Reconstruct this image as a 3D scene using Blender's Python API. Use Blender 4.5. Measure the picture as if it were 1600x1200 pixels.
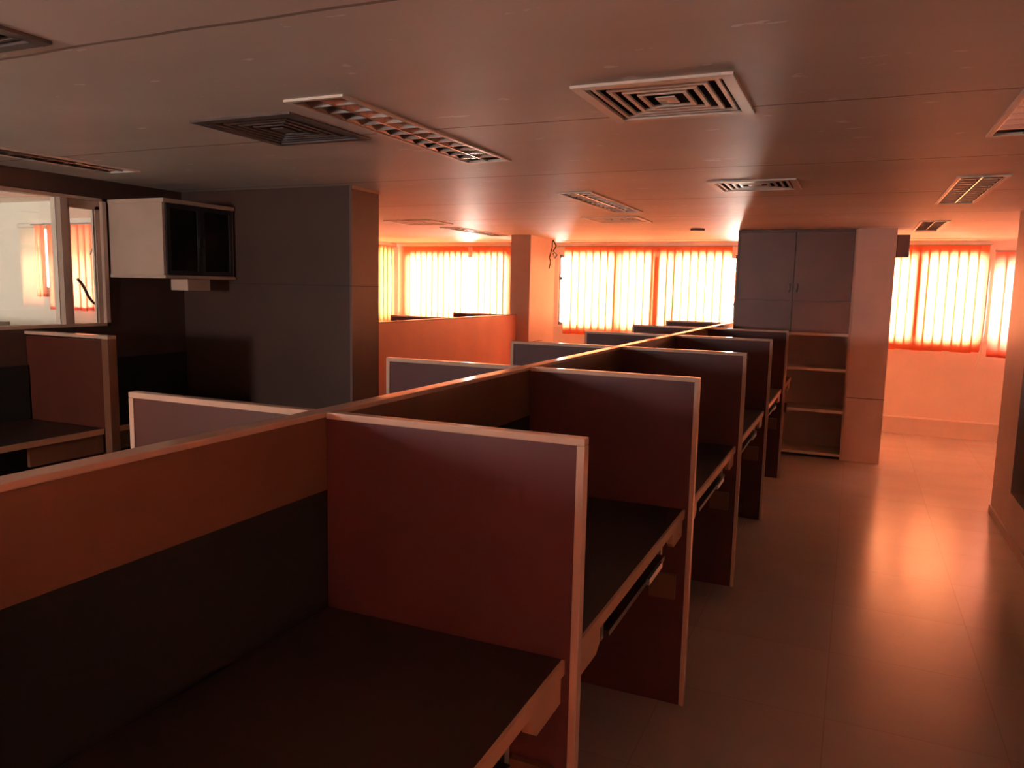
import bpy, bmesh, math, random
from mathutils import Matrix, Vector
random.seed(7)
for o in list(bpy.data.objects): bpy.data.objects.remove(o)
S = bpy.context.scene
COL = S.collection

# ------------------------------------------------------------------ camera
yaw, pit, rol = 0.41645948, 0.12500759, 0.02136887
fwd = Vector((-math.sin(yaw)*math.cos(pit), math.cos(yaw)*math.cos(pit), -math.sin(pit)))
rt = Vector((math.cos(yaw), math.sin(yaw), 0)); up = rt.cross(fwd)
r2 = math.cos(rol)*rt + math.sin(rol)*up
u2 = -math.sin(rol)*rt + math.cos(rol)*up
cd = bpy.data.cameras.new('camera'); cd.sensor_width = 36; cd.lens = 1201.0/1600*36
cd.clip_start = 0.02
cam = bpy.data.objects.new('camera', cd); COL.objects.link(cam)
M = Matrix((r2, u2, -fwd)).transposed().to_4x4(); M.translation = Vector((0, 0, 1.6))
cam.matrix_world = M
S.camera = cam

# ------------------------------------------------------------------ world and exposure
w = bpy.data.worlds.new('world'); S.world = w; w.use_nodes = True
bg = w.node_tree.nodes['Background']
bg.inputs[0].default_value = (1.0, 0.87, 0.79, 1); bg.inputs[1].default_value = 108.0
S.view_settings.view_transform = 'Standard'; S.view_settings.look = 'None'
S.view_settings.exposure = 0.4; S.view_settings.gamma = 1; S.view_settings.use_curve_mapping = False
S.cycles.max_bounces = 10; S.cycles.diffuse_bounces = 6; S.cycles.glossy_bounces = 4
S.cycles.transparent_max_bounces = 10; S.cycles.transmission_bounces = 8
S.cycles.sample_clamp_indirect = 8.0
S.cycles.use_denoising = True
S.cycles.caustics_reflective = False; S.cycles.caustics_refractive = False

def portal(loc, direction, sx, sz):
    l = bpy.data.lights.new('daylight_portal', 'AREA'); l.shape = 'RECTANGLE'
    l.size = sx; l.size_y = sz; l.cycles.is_portal = True
    o = bpy.data.objects.new('daylight_portal', l); COL.objects.link(o)
    o.location = loc
    o.rotation_euler = Vector(direction).to_track_quat('-Z', 'Z').to_euler()
    return o
# window openings (x0, x1, z0, z1) in the back wall; inner face at y = WY
WY, CZ = 10.05, 2.217
OPEN = [(-6.14, -4.53, 1.12, 2.05), (-3.78, -1.395, 1.10, 2.06), (-1.1, 1.27, 1.1, 2.06), (1.38, 3.0, 1.14, 1.93), (3.2, 6.3, 1.1, 2.06)]  # last opening, and the stretch behind the cupboard, added unseen for fill light
for a, b, c, d in OPEN:
    portal(((a+b)/2, WY+0.17, (c+d)/2), (0, -1, 0), b-a, d-c)
portal((-6.55, 9.15, 1.6), (1, 0, 0), 1.5, 1.0)           # side window, far left
portal((-6.6, -1.08, 1.7), (0, 1, 0), 0.8, 0.6)          # unseen window added to light the glazed office
portal((-3.35, -3.18, 1.65), (0, 1, 0), 0.5, 0.5)  # unseen rear window, added for neutral fill light
portal((1.17, -1.55, 1.6), (-1, 0, 0), 1.9, 0.95)  # unseen right wall window behind the viewer, added for fill light
portal((-5.9, 4.4, 1.6), (0, -1, 0), 1.0, 0.6)           # office back windows, lit through the added air shaft

# ------------------------------------------------------------------ materials
def nt(name):
    m = bpy.data.materials.new(name); m.use_nodes = True
    n = m.node_tree.nodes; l = m.node_tree.links
    return m, n, l, n['Principled BSDF']
def mat(name, col, rough=0.5, var=0.08, scale=4.0, metal=0.0, spec=0.5, bump=0.0, stretch=None):
    m, n, l, b = nt(name)
    tc = n.new('ShaderNodeTexCoord'); mp = n.new('ShaderNodeMapping'); no = n.new('ShaderNodeTexNoise')
    if stretch: mp.inputs['Scale'].default_value = stretch
    no.inputs['Scale'].default_value = scale; no.inputs['Detail'].default_value = 4
    l.new(tc.outputs['Object'], mp.inputs[0]); l.new(mp.outputs[0], no.inputs['Vector'])
    cr = n.new('ShaderNodeValToRGB')
    cr.color_ramp.elements[0].position = .3; cr.color_ramp.elements[1].position = .7
    cr.color_ramp.elements[0].color = tuple(c*(1-var) for c in col)+(1,)
    cr.color_ramp.elements[1].color = tuple(min(1, c*(1+var)) for c in col)+(1,)
    l.new(no.outputs['Fac'], cr.inputs[0]); l.new(cr.outputs[0], b.inputs['Base Color'])
    b.inputs['Roughness'].default_value = rough; b.inputs['Metallic'].default_value = metal
    b.inputs['Specular IOR Level'].default_value = spec
    if bump:
        bp = n.new('ShaderNodeBump'); bp.inputs['Strength'].default_value = bump; bp.inputs['Distance'].default_value = .01
        l.new(no.outputs['Fac'], bp.inputs['Height']); l.new(bp.outputs[0], b.inputs['Normal'])
    return m

def ceiling_mat():
    m, n, l, b = nt('ceiling_board')
    tc = n.new('ShaderNodeTexCoord'); sep = n.new('ShaderNodeSeparateXYZ'); l.new(tc.outputs['Object'], sep.inputs[0])
    # board joints every 1.26 m along Y
    def mth(op, a, bb=None):
        q = n.new('ShaderNodeMath'); q.operation = op
        for i, v in enumerate((a, bb)):
            if v is None: continue
            if isinstance(v, (int, float)): q.inputs[i].default_value = v
            else: l.new(v, q.inputs[i])
        return q.outputs[0]
    nz = n.new('ShaderNodeTexNoise'); nz.inputs['Scale'].default_value = 1.3
    l.new(tc.outputs['Object'], nz.inputs['Vector'])
    wob = mth('MULTIPLY', mth('SUBTRACT', nz.outputs['Fac'], .5), .05)
    y = mth('ADD', mth('SUBTRACT', sep.outputs['Y'], 0.24), wob)
    f = mth('FRACT', mth('DIVIDE', y, 1.26))
    d = mth('ABSOLUTE', mth('SUBTRACT', f, .5))
    line = mth('GREATER_THAN', d, .4945)
    # flakes where paint has chipped off
    mp = n.new('ShaderNodeMapping'); mp.inputs['Scale'].default_value = (1, 2.2, 1); l.new(tc.outputs['Object'], mp.inputs[0])
    fl = n.new('ShaderNodeTexNoise'); fl.inputs['Scale'].default_value = 7; fl.inputs['Detail'].default_value = 3
    l.new(mp.outputs[0], fl.inputs['Vector'])
    chip = mth('GREATER_THAN', fl.outputs['Fac'], .70)
    st = n.new('ShaderNodeTexNoise'); st.inputs['Scale'].default_value = .9; st.inputs['Detail'].default_value = 5
    l.new(mp.outputs[0], st.inputs['Vector'])
    cr = n.new('ShaderNodeValToRGB'); cr.color_ramp.elements[0].position = .35; cr.color_ramp.elements[1].position = .65
    cr.color_ramp.elements[0].color = (.72, .66, .60, 1); cr.color_ramp.elements[1].color = (.80, .75, .69, 1)
    l.new(st.outputs['Fac'], cr.inputs[0])
    def mix(fac, a, col):
        q = n.new('ShaderNodeMix'); q.data_type = 'RGBA'; l.new(fac, q.inputs[0]); l.new(a, q.inputs[6]); q.inputs[7].default_value = col
        return q.outputs[2]
    c = mix(chip, cr.outputs[0], (.95, .93, .9, 1)); c = mix(line, c, (.34, .28, .25, 1))
    l.new(c, b.inputs['Base Color']); b.inputs['Roughness'].default_value = .5
    b.inputs['Specular IOR Level'].default_value = .35
    bp = n.new('ShaderNodeBump'); bp.inputs['Strength'].default_value = .25; bp.inputs['Distance'].default_value = .02
    l.new(st.outputs['Fac'], bp.inputs['Height']); l.new(bp.outputs[0], b.inputs['Normal'])
    return m

def floor_mat():
    m, n, l, b = nt('floor_tiles')
    tc = n.new('ShaderNodeTexCoord'); br = n.new('ShaderNodeTexBrick')
    br.offset = 0; br.inputs['Scale'].default_value = 1; br.inputs['Brick Width'].default_value = .6; br.inputs['Row Height'].default_value = .6
    br.inputs['Mortar Size'].default_value = .0025; br.inputs['Mortar Smooth'].default_value = .3
    br.inputs['Color1'].default_value = (.50, .43, .38, 1); br.inputs['Color2'].default_value = (.54, .465, .41, 1); br.inputs['Mortar'].default_value = (.45, .36, .31, 1)
    l.new(tc.outputs['Object'], br.inputs['Vector'])
    mp = n.new('ShaderNodeMapping'); mp.inputs['Scale'].default_value = (1.0, 1.6, 1); l.new(tc.outputs['Object'], mp.inputs[0])
    no = n.new('ShaderNodeTexNoise'); no.inputs['Scale'].default_value = 2.2; no.inputs['Detail'].default_value = 6
    l.new(mp.outputs[0], no.inputs['Vector'])
    mx = n.new('ShaderNodeMix'); mx.data_type = 'RGBA'; mx.blend_type = 'MULTIPLY'; mx.inputs[0].default_value = .16
    l.new(br.outputs['Color'], mx.inputs[6]); l.new(no.outputs['Fac'], mx.inputs[7]); l.new(mx.outputs[2], b.inputs['Base Color'])
    mr = n.new('ShaderNodeMapRange'); mr.inputs[3].default_value = .20; mr.inputs[4].default_value = .27
    l.new(no.outputs['Fac'], mr.inputs[0]); l.new(mr.outputs[0], b.inputs['Roughness'])
    b.inputs['Specular IOR Level'].default_value = .8
    return m

def slat_mat(name, col, tcol, mixf=.75):
    m = bpy.data.materials.new(name); m.use_nodes = True
    n = m.node_tree.nodes; l = m.node_tree.links; n.clear()
    out = n.new('ShaderNodeOutputMaterial'); d = n.new('ShaderNodeBsdfDiffuse'); t = n.new('ShaderNodeBsdfTranslucent'); mx = n.new('ShaderNodeMixShader')
    tc = n.new('ShaderNodeTexCoord'); mp = n.new('ShaderNodeMapping'); mp.inputs['Scale'].default_value = (40, 40, 3)
    no = n.new('ShaderNodeTexNoise'); no.inputs['Scale'].default_value = 3; l.new(tc.outputs['Object'], mp.inputs[0]); l.new(mp.outputs[0], no.inputs['Vector'])
    cr = n.new('ShaderNodeValToRGB'); cr.color_ramp.elements[0].color = tuple(c*.88 for c in tcol)+(1,); cr.color_ramp.elements[1].color = tuple(min(1, c*1.1) for c in tcol)+(1,)
    l.new(no.outputs['Fac'], cr.inputs[0]); l.new(cr.outputs[0], t.inputs[0])
    d.inputs[0].default_value = col+(1,)
    mx.inputs[0].default_value = mixf
    l.new(d.outputs[0], mx.inputs[1]); l.new(t.outputs[0], mx.inputs[2]); l.new(mx.outputs[0], out.inputs[0])
    return m

def glass_mat(name, refl=1.0):
    m = bpy.data.materials.new(name); m.use_nodes = True
    n = m.node_tree.nodes; l = m.node_tree.links; n.clear()
    out = n.new('ShaderNodeOutputMaterial'); g = n.new('ShaderNodeBsdfGlossy'); t = n.new('ShaderNodeBsdfTransparent'); mx = n.new('ShaderNodeMixShader')
    fr = n.new('ShaderNodeFresnel'); fr.inputs[0].default_value = 1.5; g.inputs['Roughness'].default_value = .01
    mu = n.new('ShaderNodeMath'); mu.operation = 'MULTIPLY'; mu.inputs[1].default_value = refl; l.new(fr.outputs[0], mu.inputs[0])
    t.inputs[0].default_value = (.93, .96, .94, 1)
    l.new(mu.outputs[0], mx.inputs[0]); l.new(t.outputs[0], mx.inputs[1]); l.new(g.outputs[0], mx.inputs[2]); l.new(mx.outputs[0], out.inputs[0])
    return m

MT = dict(
    ceiling=ceiling_mat(), floor=floor_mat(),
    wall=mat('cream_wall', (.80, .70, .62), .5, .06, 2),
    office=mat('office_wall', (.74, .72, .64), .6, .04, 2),
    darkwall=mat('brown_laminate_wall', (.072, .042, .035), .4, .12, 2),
    column=mat('column_laminate', (.66, .52, .46), .4, .07, 3),
    panel=mat('brown_laminate', (.10, .036, .038), .42, .15, 3, spec=.25, stretch=(1, 1, .3)),
    redp=mat('red_brown_laminate', (.085, .02, .010), .45, .15, 3, stretch=(1, 1, .3)),
    spinep=mat('tan_laminate', (.17, .08, .045), .4, .12, 3, stretch=(1, 1, .3)),
    orangep=mat('orange_laminate', (.78, .34, .25), .42, .06, 3),
    fabric=mat('dark_tackboard_fabric', (.010, .008, .008), .85, .2, 60),
    trim=mat('beech_trim', (.66, .47, .36), .16, .10, 6, stretch=(1, 1, .2)),
    top=mat('worktop_laminate', (.036, .018, .015), .42, .12, 5),
    edge=mat('worktop_edge', (.55, .32, .20), .45, .10, 6),
    metal=mat('dull_metal', (.5, .5, .5), .3, .1, 8, metal=1),
    white=mat('white_enamel', (.82, .77, .70), .4, .06, 6),
    grey=mat('grey_enamel', (.12, .10, .10), .45, .06, 6),
    mirror=mat('mirror_louvre', (.27, .25, .24), .22, .05, 6, metal=1),
    black=mat('black_plastic', (.02, .02, .022), .5, .1, 8),
    inside=mat('dark_duct', (.05, .04, .04), .7, .1, 8),
    alu=mat('window_aluminium', (.35, .33, .32), .4, .08, 6),
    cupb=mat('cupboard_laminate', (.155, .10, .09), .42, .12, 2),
    cupb2=mat('lighter_cupboard_laminate', (.22, .13, .10), .45, .12, 2),
    beige=mat('beige_laminate', (.60, .47, .38), .45, .08, 4),
    tube=mat('lamp_tube', (.85, .85, .82), .3, .02, 8),
    box1=mat('orange_card', (.85, .45, .16), .6, .1, 8), box2=mat('tan_card', (.75, .6, .4), .6, .1, 8),
    slat=slat_mat('orange_blind_fabric', (.95, .32, .16), (.78, .28, .13), .66),
    slatp=slat_mat('pink_blind_fabric', (.85, .27, .2), (.76, .30, .19), .62),
    whitefab=slat_mat('white_blind_fabric', (.8, .78, .72), (.7, .68, .6), .5),
    side=slat_mat('dense_orange_blind_fabric', (.85, .25, .10), (.20, .062, .02), .55),
    glass=glass_mat('clear_glass', 1.6), dglass=glass_mat('cabinet_glass', 1.0),
)

# ------------------------------------------------------------------ helpers
class MB:
    def __init__(s): s.bm = bmesh.new()
    def box(s, x0, x1, y0, y1, z0, z1):
        v = [s.bm.verts.new((x, y, z)) for x in (x0, x1) for y in (y0, y1) for z in (z0, z1)]
        for f in ((0, 1, 3, 2), (4, 6, 7, 5), (0, 4, 5, 1), (2, 3, 7, 6), (0, 2, 6, 4), (1, 5, 7, 3)):
            s.bm.faces.new([v[i] for i in f])
        return s
    def quad(s, *p):
        s.bm.faces.new([s.bm.verts.new(q) for q in p]); return s
    def prism(s, pts, ax, a, b):   # closed outline in the plane normal to ax, extruded a..b
        def P(p, t):
            q = [p[0], p[1]]; q.insert(ax, t); return q
        A = [s.bm.verts.new(P(p, a)) for p in pts]; B = [s.bm.verts.new(P(p, b)) for p in pts]
        s.bm.faces.new(A); s.bm.faces.new(B[::-1])
        for i in range(len(pts)):
            j = (i+1) % len(pts); s.bm.faces.new((A[i], B[i], B[j], A[j]))
        bmesh.ops.recalc_face_normals(s.bm, faces=s.bm.faces)
        return s
    def tube(s, pts, r, seg=8):
        pts = [Vector(p) for p in pts]; rings = []
        for i, p in enumerate(pts):
            t = (pts[min(i+1, len(pts)-1)]-pts[max(i-1, 0)]).normalized()
            a = t.orthogonal().normalized() if i == 0 else (a-t*a.dot(t)).normalized()
            b = t.cross(a)
            rings.append([s.bm.verts.new(p+r*(math.cos(k*2*math.pi/seg)*a+math.sin(k*2*math.pi/seg)*b)) for k in range(seg)])
        for q, w2 in zip(rings, rings[1:]):
            for k in range(seg): s.bm.faces.new((q[k], q[(k+1) % seg], w2[(k+1) % seg], w2[k]))
        s.bm.faces.new(rings[0][::-1]); s.bm.faces.new(rings[-1])
        return s
    def build(s, name, m, parent=None, bevel=0.0, smooth=False):
        me = bpy.data.meshes.new(name)
        if bevel:
            bmesh.ops.remove_doubles(s.bm, verts=s.bm.verts, dist=1e-6)
            bmesh.ops.recalc_face_normals(s.bm, faces=s.bm.faces)
            bmesh.ops.bevel(s.bm, geom=list(s.bm.edges), offset=bevel, segments=2, affect='EDGES', profile=.6)
        else: bmesh.ops.recalc_face_normals(s.bm, faces=s.bm.faces) if not getattr(s, 'open', 0) else None
        s.bm.to_mesh(me); s.bm.free()
        me.materials.append(m)
        if smooth:
            for p in me.polygons: p.use_smooth = True
        o = bpy.data.objects.new(name, me); COL.objects.link(o); o.parent = parent
        return o
def bx(name, m, parent, *a, bevel=0.0): return MB().box(*a).build(name, m, parent, bevel)
def tag(o, label=None, cat=None, group=None, kind=None):
    if label: o['label'] = label
    if cat: o['category'] = cat
    if group: o['group'] = group
    if kind: o['kind'] = kind
    return o
def thing(name, loc, label, cat, group=None):
    o = bpy.data.objects.new(name, None); o.empty_display_size = .05; COL.objects.link(o); o.location = loc
    return tag(o, label, cat, group)
def struct(o): o['kind'] = 'structure'; return o
def copy_tree(o, parent=None):
    c = o.copy(); COL.objects.link(c); c.parent = parent
    for ch in list(o.children): copy_tree(ch, c)
    return c
def clone(src, loc, label):
    c = copy_tree(src); c.location = loc; c['label'] = label; return c

def holed(u0, u1, v0, v1, holes):       # cells of a rectangle that lie outside all holes
    us = sorted({u0, u1, *[h[0] for h in holes], *[h[1] for h in holes]}); us = [u for u in us if u0 <= u <= u1]
    vs = sorted({v0, v1, *[h[2] for h in holes], *[h[3] for h in holes]}); vs = [v for v in vs if v0 <= v <= v1]
    out = []
    for a, b in zip(us, us[1:]):
        run = None
        for c, d in zip(vs, vs[1:]):
            mu, mv = (a+b)/2, (c+d)/2
            solid = not any(h[0] < mu < h[1] and h[2] < mv < h[3] for h in holes)
            if solid: run = [run[0], d] if run else [c, d]
            if (not solid) and run: out.append((a, b, *run)); run = None
        if run: out.append((a, b, *run))
    return out

# ------------------------------------------------------------------ fixtures' footprints in the ceiling
TROF = [(-1.83, -1.585, 2.16, 3.52), (-1.83, -1.585, 4.78, 6.06), (.43, .67, 4.64, 5.94), (.44, .66, 7.28, 8.35),
        (.41, .65, 2.2, 3.52), (-4.04, -3.80, 1.9, 3.26), (-4.10, -3.86, 7.28, 8.52)]
VENT = [(-.85, -.36, 2.31, 2.83), (-2.42, -1.93, 2.31, 2.83), (-.82, -.34, 4.5, 4.96), (-2.45, -1.98, .93, 1.44),
        (-2.24, -1.73, 6.45, 6.97), (-4.24, -3.72, 6.42, 6.88)]

# ------------------------------------------------------------------ room shell
struct(MB().box(-8.2, 7, -3.2, 10.4, -.15, 0).build('floor', MT['floor']))
c = MB()
for a, b, e, f in holed(-8.2, 7, -3.2, 10.4, [tuple((h[0]+.012, h[1]-.012, h[2]+.012, h[3]-.012)) for h in TROF+VENT]+[(-6.4, -4.5, 4.5, 5.25)]):
    c.box(a, b, e, f, CZ, CZ+.12)
struct(c.build('ceiling', MT['ceiling']))
SH = (-6.4, -4.5, 4.5, 5.25)      # unseen open air shaft added behind the office to backlight its blinds
c = MB()
for a, b, e, f in holed(-8.2, 7, -3.2, 10.4, [SH]): c.box(a, b, e, f, CZ+.3, CZ+.4)
struct(c.build('ceiling_slab', MT['wall']))
b_ = MB()
for a, b, c0, d in holed(-6.55, 7, 0, CZ+.3, OPEN): b_.box(a, b, WY, WY+.18, c0, d)
struct(b_.build('wall_back', MT['wall']))
# far left return wall with its own window
b_ = MB()
for a, b, c0, d in holed(4.45, WY, 0, CZ+.3, [(8.4, 9.9, 1.1, 2.1)]): b_.box(-6.55, -6.38, a, b, c0, d)
struct(b_.build('wall_far_left', MT['wall']))
# office window wall on the left, x = -4.41
b_ = MB()
for a, b, c0, d in holed(-3.2, 4.12, 0, CZ+.3, [(1.3, 3.5, 1.30, 2.10)]): b_.box(-4.47, -4.41, a, b, c0, d)
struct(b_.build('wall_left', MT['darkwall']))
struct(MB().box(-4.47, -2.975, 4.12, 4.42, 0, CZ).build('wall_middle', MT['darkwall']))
struct(MB().box(-6.55, -4.47, 5.25, 5.4, 0, CZ+.3).box(-4.5, -4.35, 4.42, 5.4, 0, CZ+.3).build('wall_middle_left', MT['office']))  # unseen walls closing in the added air shaft
struct(MB().box(-3.0, -2.957, 4.114, 4.425, 1.585, 1.589).box(-4.4, -2.968, 4.113, 4.12, 1.585, 1.589).build('trim_1', MT['black']))
struct(MB().box(-2.975, -2.958, 4.118, 4.425, 0, CZ).build('trim_2', MT['cupb']))  # lighter facing puts the window-lit look into the end face's colour
struct(MB().box(-2.975, -2.955, 4.125, 4.43, CZ-.02, CZ).build('trim_3', MT['column']))
# the glazed office behind it
OFW = [(-6.34, -6.06, 1.52, 2.0), (-5.9, -5.3, 1.42, 1.98)]
struct(MB().box(-8.2, -8.05, -1.1, 4.45, 0, CZ).build('wall_office_far', MT['office']))
b_ = MB()
for a, b, c0, d in holed(-8.05, -5.98, 0, CZ+.3, OFW): b_.box(a, b, 4.3, 4.42, c0, d)
struct(b_.build('wall_office_back', MT['office']))
b_ = MB()
for a, b, c0, d in holed(-5.98, -4.47, 0, CZ+.3, OFW): b_.box(a, b, 4.27, 4.42, c0, d)
struct(b_.build('wall_office_cream', MT['beige']))
b_ = MB()
for a, b, c0, d in holed(-8.2, -4.47, 0, CZ+.3, [(-7.0, -6.2, 1.4, 2.0)]): b_.box(a, b, -1.1, -.95, c0, d)  # hole is the unseen window added to light the office
struct(b_.build('wall_office_front', MT['office']))
# rear and right walls
b_ = MB()
for a, b, c0, d in holed(-4.47, 7, 0, CZ+.3, [(-3.6, -3.1, 1.4, 1.9)]): b_.box(a, b, -3.2, -3.05, c0, d)  # hole is an unseen window, added to fill from behind the camera
struct(b_.build('wall_rear', MT['wall']))
b_ = MB()
for a, b, c0, d in holed(-3.05, 6.61, 0, CZ, [(4.3, 5.93, .31, 1.95), (-2.5, -.6, 1.12, 2.07)]): b_.box(1.03, 1.2, a, b, c0, d)  # hole behind the viewer is an unseen window added as fill
b_.box(1.2, 7, 6.45, 6.61, 0, CZ)
struct(b_.build('wall_right', MT['column']))
struct(MB().box(1.13, 1.19, 4.3, 5.93, .31, 1.95).build('door_1', MT['black']))
struct(MB().box(6.85, 7, 6.61, WY, 0, CZ).build('wall_far_right', MT['wall']))
# pillar between the left windows and the pillar beside the cupboard
struct(MB().box(-3.79, -3.54, 8.46, 9.27, 0, CZ).build('wall_pillar_left', MT['column']))
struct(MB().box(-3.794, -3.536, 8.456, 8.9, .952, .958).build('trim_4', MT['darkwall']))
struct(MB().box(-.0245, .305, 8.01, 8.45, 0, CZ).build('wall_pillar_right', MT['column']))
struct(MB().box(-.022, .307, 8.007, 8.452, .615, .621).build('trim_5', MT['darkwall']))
# low ledge and sill under the right hand windows
struct(MB().box(.31, 6.85, 9.93, WY, 0, .175).box(.31, 6.85, 9.915, WY, .175, .195).build('baseboard_back', MT['wall']))
struct(MB().box(1.018, 1.03, -3.05, 6.61, 0, .06).build('baseboard_right', MT['column']))

# ------------------------------------------------------------------ windows in the back wall
def window(idx, x0, x1, z0, z1, mulls, sash=()):
    f = MB(); y0, y1 = WY+.03, WY+.075; t = .04
    f.box(x0, x1, y0, y1, z0, z0+t).box(x0, x1, y0, y1, z1-t, z1).box(x0, x0+t*.6, y0, y1, z0, z1).box(x1-t*.6, x1, y0, y1, z0, z1)
    o = struct(f.build('window_%d' % idx, MT['alu']))
    for x, wd, yy in mulls:
        bx('mullion', MT['alu'], o, x-wd/2, x+wd/2, yy, y1, z0+t, z1-t)
    bx('sill', MT['white'], o, x0-.05, x1+.05, WY-.02, WY+.03, z0-.03, z0)
    bx('window_pane', MT['glass'], o, x0+.02, x1-.02, y1+.005, y1+.011, z0+.02, z1-.02)
    for x, z in sash: bx('latch', MT['black'], o, x-.02, x+.02, y0-.02, y0, z-.02, z+.02)
    return o
window(1, *OPEN[0], [(-5.62, .04, WY+.02), (-5.05, .04, WY+.02)])
window(2, *OPEN[1], [(-2.92, .06, WY-.04), (-2.40, .10, WY-.055), (-2.17, .06, WY-.04)], [(-3.74, 2.07), (-3.745, 1.74), (-1.40, 1.45), (-1.40, 2.07)])
window(3, *OPEN[2], [(-.3, .08, WY), (.63, .085, WY-.055)])  # part behind the cupboard is unseen, added for more light
window(4, *OPEN[3], [(2.3, .05, WY+.02)])
window(5, *OPEN[4], [(4.0, .05, WY+.02), (4.8, .05, WY+.02)])  # unseen window beyond the right wall, added to brighten the room
fr = MB().box(-6.48, -6.44, 8.4, 9.9, 1.1, 1.14).box(-6.48, -6.44, 8.4, 9.9, 2.06, 2.1).box(-6.48, -6.44, 8.4, 8.43, 1.1, 2.1).box(-6.48, -6.44, 9.87, 9.9, 1.1, 2.1)
struct(fr.build('window_6', MT['alu']))

# ------------------------------------------------------------------ vertical blinds
def blind(x0, x1, z0, z1, y, label, loc_rail=None, m='slat', pitch=.098, ang=10, gaps=(), folded=(), n_stack=0, axis='x', wand=False, jitter=3):
    root = thing('vertical_blind', ((x0+x1)/2, y, 0), label, 'blind')
    cx = (x0+x1)/2; L = x1-x0
    if loc_rail is None: loc_rail = (x0-.02, x1+.02)
    bx('head_rail', MT['white'], root, loc_rail[0]-cx, loc_rail[1]-cx, -.025, .02, z1+.008, z1+.042)
    bx('valance_track', MT['alu'], root, loc_rail[0]-cx, loc_rail[1]-cx, -.018, .012, z1-.002, z1+.008)
    n = int(round(L/pitch))
    for i in range(n):
        x = -L/2+(i+.5)*L/n
        if any(g0 < x+cx < g1 for g0, g1 in gaps): continue
        a = math.radians(ang+random.uniform(-jitter, jitter))
        if any(g0 < x+cx < g1 for g0, g1 in folded): a = math.radians(66)
        hw = L/n*.62; bmx = MB(); bmx.open = 1
        dz = random.uniform(-.006, .006)
        cols = []
        for k in range(5):
            u = -1+k*.5; bow = .006*(1-u*u)
            px = x+u*hw*math.cos(a)-bow*math.sin(a); py = -u*hw*math.sin(a)-bow*math.cos(a)
            cols.append((bmx.bm.verts.new((px, py, z0+dz)), bmx.bm.verts.new((px, py, z1-.002))))
        for p, q in zip(cols, cols[1:]): bmx.bm.faces.new((p[0], q[0], q[1], p[1]))
        s = bmx.build('slat', MT[m], root, smooth=True)
        wq = hw*.9
        c_, s_ = math.cos(a), math.sin(a)
        wt = MB(); wt.bm.verts.ensure_lookup_table()
        P = [(-wq, -.003), (wq, -.003), (wq, .003), (-wq, .003)]
        wt.prism([(x+u*c_+v*s_, -u*s_+v*c_-.003) for u, v in P], 2, z0+dz-.002, z0+dz+.022)
        wt.build('bottom_weight', MT[m], s)
    for k in range(n_stack):          # slats gathered at one end
        xx = -L/2-.012*k-.02
        bmx = MB(); bmx.open = 1
        bmx.quad((xx-.006, -.045, z0), (xx+.012, .045, z0), (xx+.012, .045, z1), (xx-.006, -.045, z1))
        bmx.build('slat', MT[m], root)
    if wand:
        MB().tube([(x1-cx+.01, -.04, z1), (x1-cx+.012, -.042, z0+.5), (x1-cx-.0, -.05, z0+.02)], .010).build('cord', MT['white'], root)
        MB().tube([(x1-cx-.0, -.05, z0+.03), (x1-cx-.03, -.055, z0-.14)], .012).build('cord_weight', MT['white'], root)
    return root
BY = 9.96
blind(-5.96, -5.24, 1.35, 2.02, 4.2, 'short orange blind inside the office, seen through the narrow office pane', m='slatp', folded=((-5.71, -5.66),), pitch=.07, ang=6)
blind(-6.14, -6.02, 1.45, 2.02, 4.22, 'narrow pink blind strip inside the office, seen through the wide office pane', m='slatp', pitch=.04, ang=6)
rw = thing('roller_blind', (-6.25, 4.25, 0), 'white roller blind on the office back wall, left of the pink strip', 'blind')
bx('fabric_sheet', MT['whitefab'], rw, -.12, .10, 0, .003, 1.46, 2.0); MB().tube([(-.12, 0, 2.02), (.1, 0, 2.02)], .02, 12).build('roller', MT['white'], rw, smooth=True)
blind(-6.30, -4.48, 1.04, 2.165, BY, 'orange vertical blind on the left window, glowing behind the orange partition', gaps=(), folded=((-5.18, -5.05),), ang=-8)
blind(-3.65, -1.46, .985, 2.165, BY, 'wide orange vertical blind on the middle window between the two pillars', loc_rail=(-3.76, -1.38), ang=-9)
blind(-1.2, 1.30, .985, 2.17, BY, 'orange vertical blind right of the cupboard pillar, over the low ledge', ang=9, wand=True)
blind(1.36, 2.75, .95, 2.10, 9.86, 'pinkish vertical blind hung slightly nearer at the right end of the windows', m='slatp', ang=20)
blind(2.85, 6.4, 1.0, 2.165, BY, 'orange vertical blind added for fill light beyond the right wall, mirrored in the office glass', folded=((3.9, 4.1),))
sb = blind(-.85, .85, 1.04, 2.165, 0, m='side', label= 'narrow sliver of orange blind on the far left side wall', ang=-8)
rb = blind(-1.1, 1.1, 1.05, 2.165, 0, 'unseen pinkish orange vertical blind added for fill light on the right wall behind the viewer', m='slatp', ang=10)
rb.location = (.95, -1.5, 0); rb.rotation_euler = (0, 0, -math.pi/2)
sb.location = (-6.33, 9.03, 0); sb.rotation_euler = (0, 0, math.pi/2)
for h in (MB().box(-6.36, -3.80, 9.80, 9.86, CZ-.012, CZ),  MB().box(-3.53, -1.15, 9.80, 9.86, CZ-.012, CZ), MB().box(-3.53, 1.3, 9.45, 9.47, CZ-.004, CZ)):
    struct(h.build('trim_%d' % (6+len([o for o in bpy.data.objects if o.name.startswith('trim_')])-5), MT['column']))

# ------------------------------------------------------------------ partitions
PH, T = 1.284, .030
YS = [.17, 1.545, 2.86, 4.20, 5.575, 6.94, 8.30]
XR, XS, XL = -.505, -1.205, -1.865
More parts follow.
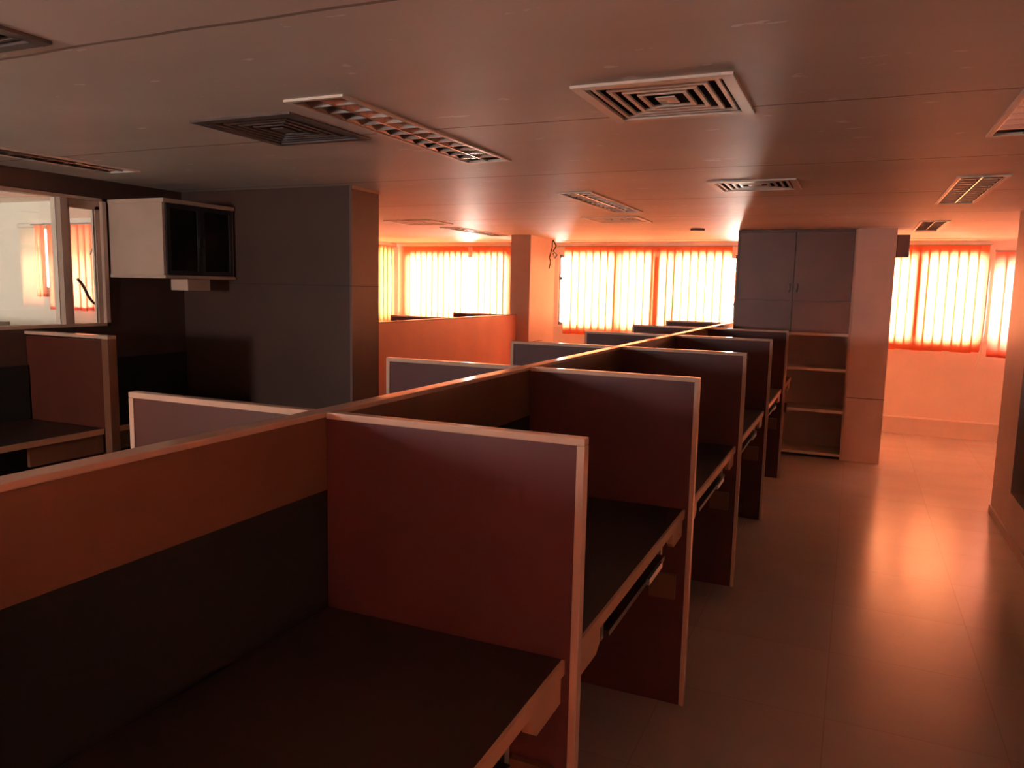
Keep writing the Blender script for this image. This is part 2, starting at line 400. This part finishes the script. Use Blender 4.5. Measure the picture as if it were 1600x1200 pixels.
# central spine
sp = thing('spine_partition', (XS, 4.3, 0), 'long central partition with pale top rail, running down the middle of the main desk row', 'partition')
y0, y1 = .15-4.3, 8.62-4.3
bx('lower_panel', MT['fabric'], sp, -.018, .018, y0, y1, 0, 1.085)
bx('upper_panel', MT['spinep'], sp, -.022, .022, y0, y1, 1.085, PH-.014)
bx('top_rail', MT['trim'], sp, -.025, .025, y0, y1, PH-.014, PH, bevel=.003)
bx('end_post', MT['trim'], sp, -.024, .024, y1, y1+.03, 0, PH)
def arm(x0, x1, y, label, outer, group, m='panel', wide=.03):
    """cross panel from x0 to x1; outer = side (+1/-1) that carries the end post"""
    cx = (x0+x1)/2; r = thing('divider_panel', (cx, y, 0), label, 'partition', group)
    a, b = x0-cx, x1-cx; t = T/2
    e = .018
    pa, pb = (a, b-e) if outer > 0 else (a+e, b)
    bx('panel', MT[m], r, pa, pb, -t+.004, t-.004, .0, PH-.017)
    bx('top_trim', MT['trim'], r, a, b, -t, t, PH-.017, PH, bevel=.003)
    bx('end_post', MT['trim'], r, (b-e) if outer > 0 else a, b if outer > 0 else a+e, -t, t, 0, PH-.017, bevel=.002)
    return r
R_LAB = {.17: 'dark brown divider beside the camera, nearest of the main desk row',
         1.545: 'nearest large dark brown divider in the foreground, pale trimmed, right of the central partition',
         2.86: 'second dark brown divider on the aisle side, behind the nearest large one',
         4.20: 'third dark brown divider on the aisle side of the main row',
         5.575: 'fourth dark brown divider on the aisle side of the main row',
         6.94: 'farthest dark brown divider on the aisle side, just before the cupboard'}
for y in YS[:6]:
    arm(XS+.026, XR, y, R_LAB[y], 1, 'aisle side dividers of the main row')
L_LAB = {1.545: 'low reddish divider left of the central partition, nearest on that side',
         2.86: 'second divider left of the central partition, in front of the orange panel',
         4.20: 'third divider left of the central partition, below the left pillar',
         5.575: 'fourth divider left of the central partition, under the middle blind',
         6.94: 'fifth divider left of the central partition, seen as a thin dark strip',
         8.30: 'farthest divider left of the central partition, topmost dark strip under the blind'}
for y in YS[1:]:
    arm(XL, XS-.026, y, L_LAB[y], -1, 'window side dividers of the main row', m='redp' if y < 2 else 'panel')

# ------------------------------------------------------------------ desks on the aisle side
DZ = .783
def desk(ya, yb, label, group, mirror=False):
    L = yb-ya; r = thing('desk', ((XS+XR)/2, (ya+yb)/2, 0), label, 'desk', group)
    h = L/2; xi, xo = -.318, .313
    bx('worktop', MT['top'], r, xi, xo, -h, h, DZ-.032, DZ, bevel=.002)
    bx('edge_strip', MT['edge'], r, xo, xo+.008, -h, h, DZ-.034, DZ-.001)
    for a, b, s in ((-h, -h+.26, 1), (h-.17, h, -1)):
        pts = [(a, DZ-.033), (b, DZ-.033), (b, DZ-.085), (b-.03*s if s > 0 else b, DZ-.105), (a, DZ-.105)] if s > 0 else \
              [(a, DZ-.033), (b, DZ-.033), (b, DZ-.105), (a+.03, DZ-.105), (a, DZ-.085)]
        MB().prism(pts, 0, xo-.02, xo).build('apron', MT['edge'], r)
    bx('side_cleat', MT['spinep'], r, .20, .30, h-.018, h, .43, .525)
    bx('back_cleat', MT['panel'], r, -.30, -.28, -h+.01, h-.01, DZ-.16, DZ-.032)
    k = bx('keyboard_tray', MT['top'], r, -.12, xo-.005, -h+.36, h-.26, DZ-.115, DZ-.098, bevel=.002)
    for yy in (-h+.335, h-.26+.003):
        bx('tray_slide', MT['metal'], k, -.15, xo-.02, yy, yy+.022, DZ-.12, DZ-.032)
    bx('tray_handle', MT['metal'], k, xo-.005, xo+.006, .12, .30, DZ-.112, DZ-.092)
    return r
DL = ['worktop in the dark foreground bay before the nearest large divider',
      'worktop of the second bay with keyboard tray, behind the nearest large divider',
      'worktop of the third bay with a half open keyboard tray',
      'worktop of the fourth bay, halfway along the aisle',
      'worktop of the fifth bay, second farthest along the aisle',
      'worktop of the farthest bay, ending at the tall cupboard']
for i in range(5): desk(YS[i]+T/2, YS[i+1]-T/2, DL[i], 'desks along the aisle')
desk(YS[5]+T/2, 7.99, DL[5], 'desks along the aisle')

# black cable end on the nearest worktop
MB().tube([(-.925+.05*math.cos(t*.55)+.01*t, .80+.028*math.sin(t*.55), DZ+.006) for t in range(9)], .006).build('cable', MT['black'])
tag(bpy.data.objects['cable'], 'short black cable curled on the nearest dark worktop', 'cable')

# ------------------------------------------------------------------ second row beyond the walkway (orange back)
so = thing('spine_partition', (-3.715, 6.45, 0), 'long orange lit partition between the dark middle wall and the left pillar', 'partition')
bx('panel', MT['orangep'], so, -.02, .02, -2.0, 1.99, 0, PH-.014)
bx('top_rail', MT['trim'], so, -.023, .023, -2.0, 1.99, PH-.014, PH, bevel=.004)
def arm2(y, lab):
    arm(-4.46, -3.740, y, lab, -1, 'dividers of the second row')
arm2(5.5, 'divider of the second row, hidden mostly behind the orange partition')
arm2(6.9, 'dark divider strip above the orange partition, left one under the left blind')
arm2(8.28, 'dark divider strip above the orange partition, right one beside the left pillar')

# ------------------------------------------------------------------ office side cubicle at far left
r = thing('divider_panel', (-4.06, 2.96, 0), 'brown divider with broad tan end post under the office window', 'partition')
bx('panel', MT['redp'], r, -.345, .295, -.018, .018, 0, PH-.022)
bx('end_post', MT['spinep'], r, .295, .345, -.028, .028, 0, PH-.012, bevel=.003)
bx('top_trim', MT['trim'], r, -.345, .345, -.026, .026, PH-.012, PH+.006)
o = tag(MB().box(-4.405, -4.385, 1.2, 2.93, .02, 1.09).build('tack_board', MT['fabric']), 'black tack board on the wall below the office window', 'board')
o = tag(MB().box(-4.405, -4.385, 2.99, 4.10, .02, 1.09).build('tack_board', MT['fabric']), 'black tack board under the overhead cabinet', 'board')
def wall_desk(ya, yb, lab):
    r = thing('desk', (-4.08, (ya+yb)/2, 0), lab, 'desk', 'desks along the office wall'); h = (yb-ya)/2
    bx('worktop', MT['top'], r, -.305, .31, -h, h, .745, .775, bevel=.002)
    bx('edge_strip', MT['edge'], r, .31, .317, -h, h, .743, .774)
    bx('apron', MT['spinep'], r, .285, .305, h-.42, h, .64, .745)
    bx('apron', MT['spinep'], r, .285, .305, -h, -h+.2, .64, .745)
    bx('side_cleat', MT['panel'], r, -.28, .28, h-.018, h, 0, .745)
    bx('side_cleat', MT['panel'], r, -.28, .28, -h, -h+.018, 0, .745)
    return r
wall_desk(1.6, 2.925, 'worktop against the wall below the office window')
wall_desk(2.995, 4.10, 'worktop in the black bay under the overhead cabinet')

# office window: frame, mullion, pane
wf = MB()
wy0, wy1, wz0, wz1 = 1.3, 3.5, 1.30, 2.10
wf.box(-4.485, -4.395, wy0, wy1, wz0, wz0+.018).box(-4.485, -4.395, wy0, wy1, wz1-.018, wz1).box(-4.485, -4.395, wy1-.028, wy1, wz0, wz1).box(-4.485, -4.395, wy0, wy0+.03, wz0, wz1)
wf.box(-4.485, -4.395, 3.19, 3.235, wz0+.018, wz1-.018)
wf.box(-4.46, -4.42, 3.235, 3.265, wz0+.018, wz1-.05).box(-4.46, -4.42, 3.44, 3.472, wz0+.018, wz1-.05).box(-4.46, -4.42, 3.235, 3.472, wz1-.07, wz1-.018)
of = struct(wf.build('window_7', MT['beige']))
bx('window_pane', MT['glass'], of, -4.443, -4.437, wy0+.03, 3.19, wz0+.018, wz1-.018)
bx('window_pane', MT['glass'], of, -4.443, -4.437, 3.265, 3.44, wz0+.018, wz1-.07)
# loose cable looping behind the narrow pane
MB().tube([(-4.515, 3.368, 1.594), (-4.515, 3.394, 1.57), (-4.515, 3.418, 1.53), (-4.515, 3.439, 1.485), (-4.515, 3.464, 1.452), (-4.515, 3.5, 1.427), (-4.515, 3.536, 1.397)], .009).build('cable', MT['black'])
tag(bpy.data.objects['cable.001'], 'thick dark cable slanting down behind the narrow office pane', 'cable')
MB().tube([(-4.515, 3.557, 1.813), (-4.515, 3.51, 1.81), (-4.515, 3.482, 1.788), (-4.515, 3.466, 1.751)], .005).build('cable', MT['alu'])
tag(bpy.data.objects['cable.002'], 'thin grey hooked cable at mid height behind the narrow office pane', 'cable')
# low furniture inside the office
r = thing('office_counter', (-6.0, 3.2, 0), 'pale counter standing behind the office glass, seen at its lower edge', 'counter')
bx('body', MT['beige'], r, -.9, .6, -.25, .25, 0, 1.26); bx('counter_top', MT['white'], r, -.93, .63, -.28, .28, 1.26, 1.29)

# ------------------------------------------------------------------ overhead cabinet
r = thing('wall_cabinet', (-4.155, 3.815, 1.61), 'beige sided overhead cabinet with dark glazed front, right of the office window', 'cabinet')
H = .49; hx0, hx1, hy = -.245, .235, .295
bx('side_panel', MT['beige'], r, hx0, hx1-.012, -hy, -hy+.018, .02, H-.025)
bx('side_panel', MT['beige'], r, hx0, hx1-.012, hy-.018, hy, .02, H-.025)
bx('bottom_panel', MT['beige'], r, hx0, hx1+.006, -hy-.006, hy, 0, .02, bevel=.003)
bx('top_panel', MT['beige'], r, hx0, hx1+.006, -hy-.006, hy, H-.025, H, bevel=.003)
bx('back_panel', MT['panel'], r, hx0, hx0+.01, -hy+.018, hy-.018, .02, H-.025)
bx('shelf', MT['black'], r, hx0+.01, hx1-.04, -hy+.018, hy-.018, .235, .25)
for s, (a, b) in enumerate(((-hy+.02, -.002), (.002, hy-.02))):
    f = MB(); X0, X1 = hx1-.014, hx1+.002; z0, z1 = .022, H-.027; t = .028
    f.box(X0, X1, a, a+t, z0, z1).box(X0, X1, b-t, b, z0, z1).box(X0, X1, a+t, b-t, z0, z0+t).box(X0, X1, a+t, b-t, z1-t, z1)
    d = f.build('door', MT['black'], r)
    bx('door_glass', MT['dglass'], d, X0+.006, X0+.01, a+t, b-t, z0+t, z1-t)
    bx('handle', MT['black'], d, X1, X1+.01, (b-.02) if s == 0 else (a+.01), (b-.01) if s == 0 else (a+.02), .2, .27)
for k in range(5):
    o = MB().box(-.03, .03, -.017, .017, 0, .115+.006*(k % 2), ).build('small_carton', MT['box1' if k > 1 else 'box2'])
    o.location = (-4.0, 3.60+.04*k, 1.632)
    tag(o, 'small tan carton inside the overhead cabinet, one of five in a row', 'carton', 'cartons inside the overhead cabinet')
o = bx('socket_box', MT['beige'], None, -4.12, -3.97, 3.74, 3.93, 1.535, 1.608, bevel=.004)
tag(o, 'small beige box fixed under the overhead cabinet', 'electrical box')

# ------------------------------------------------------------------ tall cupboard with open shelves
CX0, CX1, CY0, CY1 = -1.115, -.025, 8.015, 8.44
r = thing('storage_cupboard', ((CX0+CX1)/2, (CY0+CY1)/2, 0), 'tall brown cupboard with two upper doors and open shelves beside the right pillar', 'cupboard')
w2, d2 = (CX1-CX0)/2, (CY1-CY0)/2
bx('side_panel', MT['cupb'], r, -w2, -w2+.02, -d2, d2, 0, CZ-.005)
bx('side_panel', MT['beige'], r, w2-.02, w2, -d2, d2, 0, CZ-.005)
bx('back_panel', MT['column'], r, -w2+.02, w2-.02, d2-.012, d2, .03, CZ-.005)
bx('top_panel', MT['cupb'], r, -w2+.02, w2-.02, -d2, d2-.012, CZ-.025, CZ-.005)
for z in (.03, .455, .86, 1.2):
    s = bx('shelf', MT['beige'], r, -w2+.02, w2-.02, -d2+.006, d2-.012, z, z+.022)
    bx('shelf_edge', MT['white'], s, -w2+.02, w2-.02, -d2-.001, -d2+.006, z-.002, z+.024)
bx('shelf', MT['cupb'], r, -w2+.02, w2-.02, -d2+.02, d2-.012, 1.525, 1.545)
bx('plinth', MT['black'], r, -w2+.02, w2-.02, -d2+.02, -d2+.035, 0, .03)
for s in (-1, 1):
    a, b = (-w2+.022, -.0015) if s < 0 else (.0015, w2-.022)
    d = bx('door', MT['cupb'], r, a, b, -d2-.004, -d2+.014, 1.53, CZ-.028, bevel=.0015)
    x = s*.035
    MB().tube([(x, -d2-.004, 1.62), (x, -d2-.026, 1.63), (x, -d2-.028, 1.655), (x, -d2-.026, 1.68), (x, -d2-.004, 1.69)], .006).build('handle', MT['metal'], d, smooth=True)
bx('fixed_panel', MT['cupb'], r, -w2+.02, -.002, -d2+.0, -d2+.015, 1.224, 1.524)
bx('fixed_panel', MT['cupb2'], r, .002, w2-.02, -d2+.01, -d2+.025, 1.224, 1.524)

# small dark box on the pillar side
o = bx('junction_box', MT['cupb'], None, .307, .415, 8.06, 8.26, 1.955, 2.16, bevel=.006)
tag(o, 'small dark box fixed high on the right side of the right pillar', 'electrical box')
# cables hanging on the left pillar
for i, pts in enumerate(([(-3.53, 9.16, 2.2), (-3.50, 9.2, 2.13), (-3.51, 9.12, 2.06), (-3.50, 9.24, 2.02), (-3.52, 9.22, 1.98), (-3.5, 9.1, 2.03)],
                         [(-3.53, 9.14, 2.19), (-3.50, 9.06, 2.1), (-3.51, 9.0, 1.98), (-3.51, 9.04, 1.92), (-3.52, 9.02, 1.84)])):
    o = MB().tube(pts, .009 if i == 0 else .007).build('cable', MT['black'])
    tag(o, ['tangled dark cable high on the left pillar beside the middle blind', 'thin cable end dangling lowest on the left pillar'][i], 'cable')

# ------------------------------------------------------------------ ceiling lights
def troffer(x0, x1, y0, y1, label):
    cx, cy = (x0+x1)/2, (y0+y1)/2; W, L = (x1-x0)/2, (y1-y0)/2
    r = thing('ceiling_light', (cx, cy, CZ), label, 'ceiling light', 'louvred ceiling lights')
    g = MB(); t = .018
    g.box(-W, -W+t, -L, L, -.008, .004).box(W-t, W, -L, L, -.008, .004).box(-W+t, W-t, -L, -L+t, -.008, .004).box(-W+t, W-t, L-t, L, -.008, .004)
    g.build('frame', MT['white'], r)
    h = MB(); a, b = W-.014, L-.014
    h.box(-a, a, -b, b, .085, .09).box(-a, -a+.004, -b, b, .004, .085).box(a-.004, a, -b, b, .004, .085).box(-a, a, -b, -b+.004, .004, .085).box(-a, a, b-.004, b, .004, .085)
    h.build('housing', MT['grey'], r)
    lv = MB(); ai, bi = W-t-.002, L-t-.002
    n = max(8, int(round(2*L/.105)))
    for k in range(1, n):
        y = -bi+2*bi*k/n
        lv.prism([(y-.002, -.003), (y+.002, -.003), (y+.011, .04), (y-.011, .04)], 0, -ai, ai)
    lv.build('louvre_blades', MT['mirror'], r)
    rf = MB()
    rf.prism([(-.003, -.004), (.003, -.004), (.007, .042), (-.007, .042)], 1, -bi, bi)
    rf.prism([(-ai, -.003), (-ai+.004, -.003), (-ai+.02, .042), (-ai, .042)], 1, -bi, bi)
    rf.prism([(ai-.004, -.003), (ai, -.003), (ai, .042), (ai-.02, .042)], 1, -bi, bi)
    rf.build('side_reflectors', MT['mirror'], r)
    for s in (-1, 1):
        MB().tube([(s*W*.5, -b+.02, .063), (s*W*.5, b-.02, .063)], .013, 10).build('lamp_tube', MT['tube'], r, smooth=True)
    return r
TL = ['long louvred ceiling light above the nearest cubicles, left of centre', 'second louvred ceiling light, further back above the central partition',
      'louvred ceiling light over the aisle at right', 'small looking louvred ceiling light at right, farthest over the aisle',
      'louvred ceiling light cut off by the right edge of the picture', 'louvred ceiling light at far left beside the office window wall',
      'farthest louvred ceiling light at left, before the left blind']
for t_, l_ in zip(TROF, TL): troffer(*t_, l_)

# ------------------------------------------------------------------ air vents
def vent(x0, x1, y0, y1, label, rings=5, m='white', proud=.009, style=0):
    cx, cy = (x0+x1)/2, (y0+y1)/2; W, L = (x1-x0)/2, (y1-y0)/2
    r = thing('air_vent', (cx, cy, CZ), label, 'air vent', 'square ceiling air vents')
    def ring(mb, a, b, t, z0, z1):
        mb.box(-a, -a+t, -b, b, z0, z1).box(a-t, a, -b, b, z0, z1).box(-a+t, a-t, -b, -b+t, z0, z1).box(-a+t, a-t, b-t, b, z0, z1)
    def flare(mb, a, b, z0, z1, w_):   # sloped square louvre ring
        o = []; 
        for (aa, bb, z) in ((a, b, z0), (a-w_, b-w_, z1), (a-w_-.004, b-w_-.004, z1), (a-.004, b-.004, z0)):
            o.append([mb.bm.verts.new((sx*aa, sy*bb, z)) for sx, sy in ((-1, -1), (1, -1), (1, 1), (-1, 1))])
        for i in range(4):
            q, p = o[i], o[(i+1) % 4]
            for k in range(4): mb.bm.faces.new((q[k], q[(k+1) % 4], p[(k+1) % 4], p[k]))
    g = MB(); ring(g, W, L, .036, -proud, 0.002); g.build('frame', MT[m], r, bevel=.003)
    hh = MB(); ring(hh, W-.014, L-.014, .004, .002, .11); hh.box(-W+.014, W-.014, -L+.014, L-.014, .11, .114); hh.build('duct', MT['inside'], r)
    st = (min(W, L)-.05)/rings
    for k in range(rings):
        f = MB(); a = W-.05-k*st; b = L-.05-k*st
        if k == rings-1: f.box(-a*.8, a*.8, -b*.8, b*.8, -.004, .0)
        else: ring(f, a, b, st*.34, -.004, .004)
        f.build('louvre_ring', MT[m], r)
    return r
VL = ['large square air vent with bright concentric louvres, top right of centre', 'grey square air vent left of the long louvred ceiling light',
      'square air vent further back over the aisle side desks', 'grey air vent cut off by the top left corner of the picture',
      'flat looking air vent behind the second louvred ceiling light', 'flat looking air vent far back at left, near the dark middle wall']
for v_, l_, m_ in zip(VENT, VL, ('white', 'grey', 'white', 'grey', 'white', 'white')): vent(*v_, l_, m=m_)

# smoke detector
o = MB().tube([(-1.49, 7.85, CZ), (-1.49, 7.85, CZ-.02), (-1.49, 7.85, CZ-.021)], .07, 24).build('smoke_detector', MT['grey'])
tag(o, 'small round dark disc on the ceiling before the middle blind', 'detector')
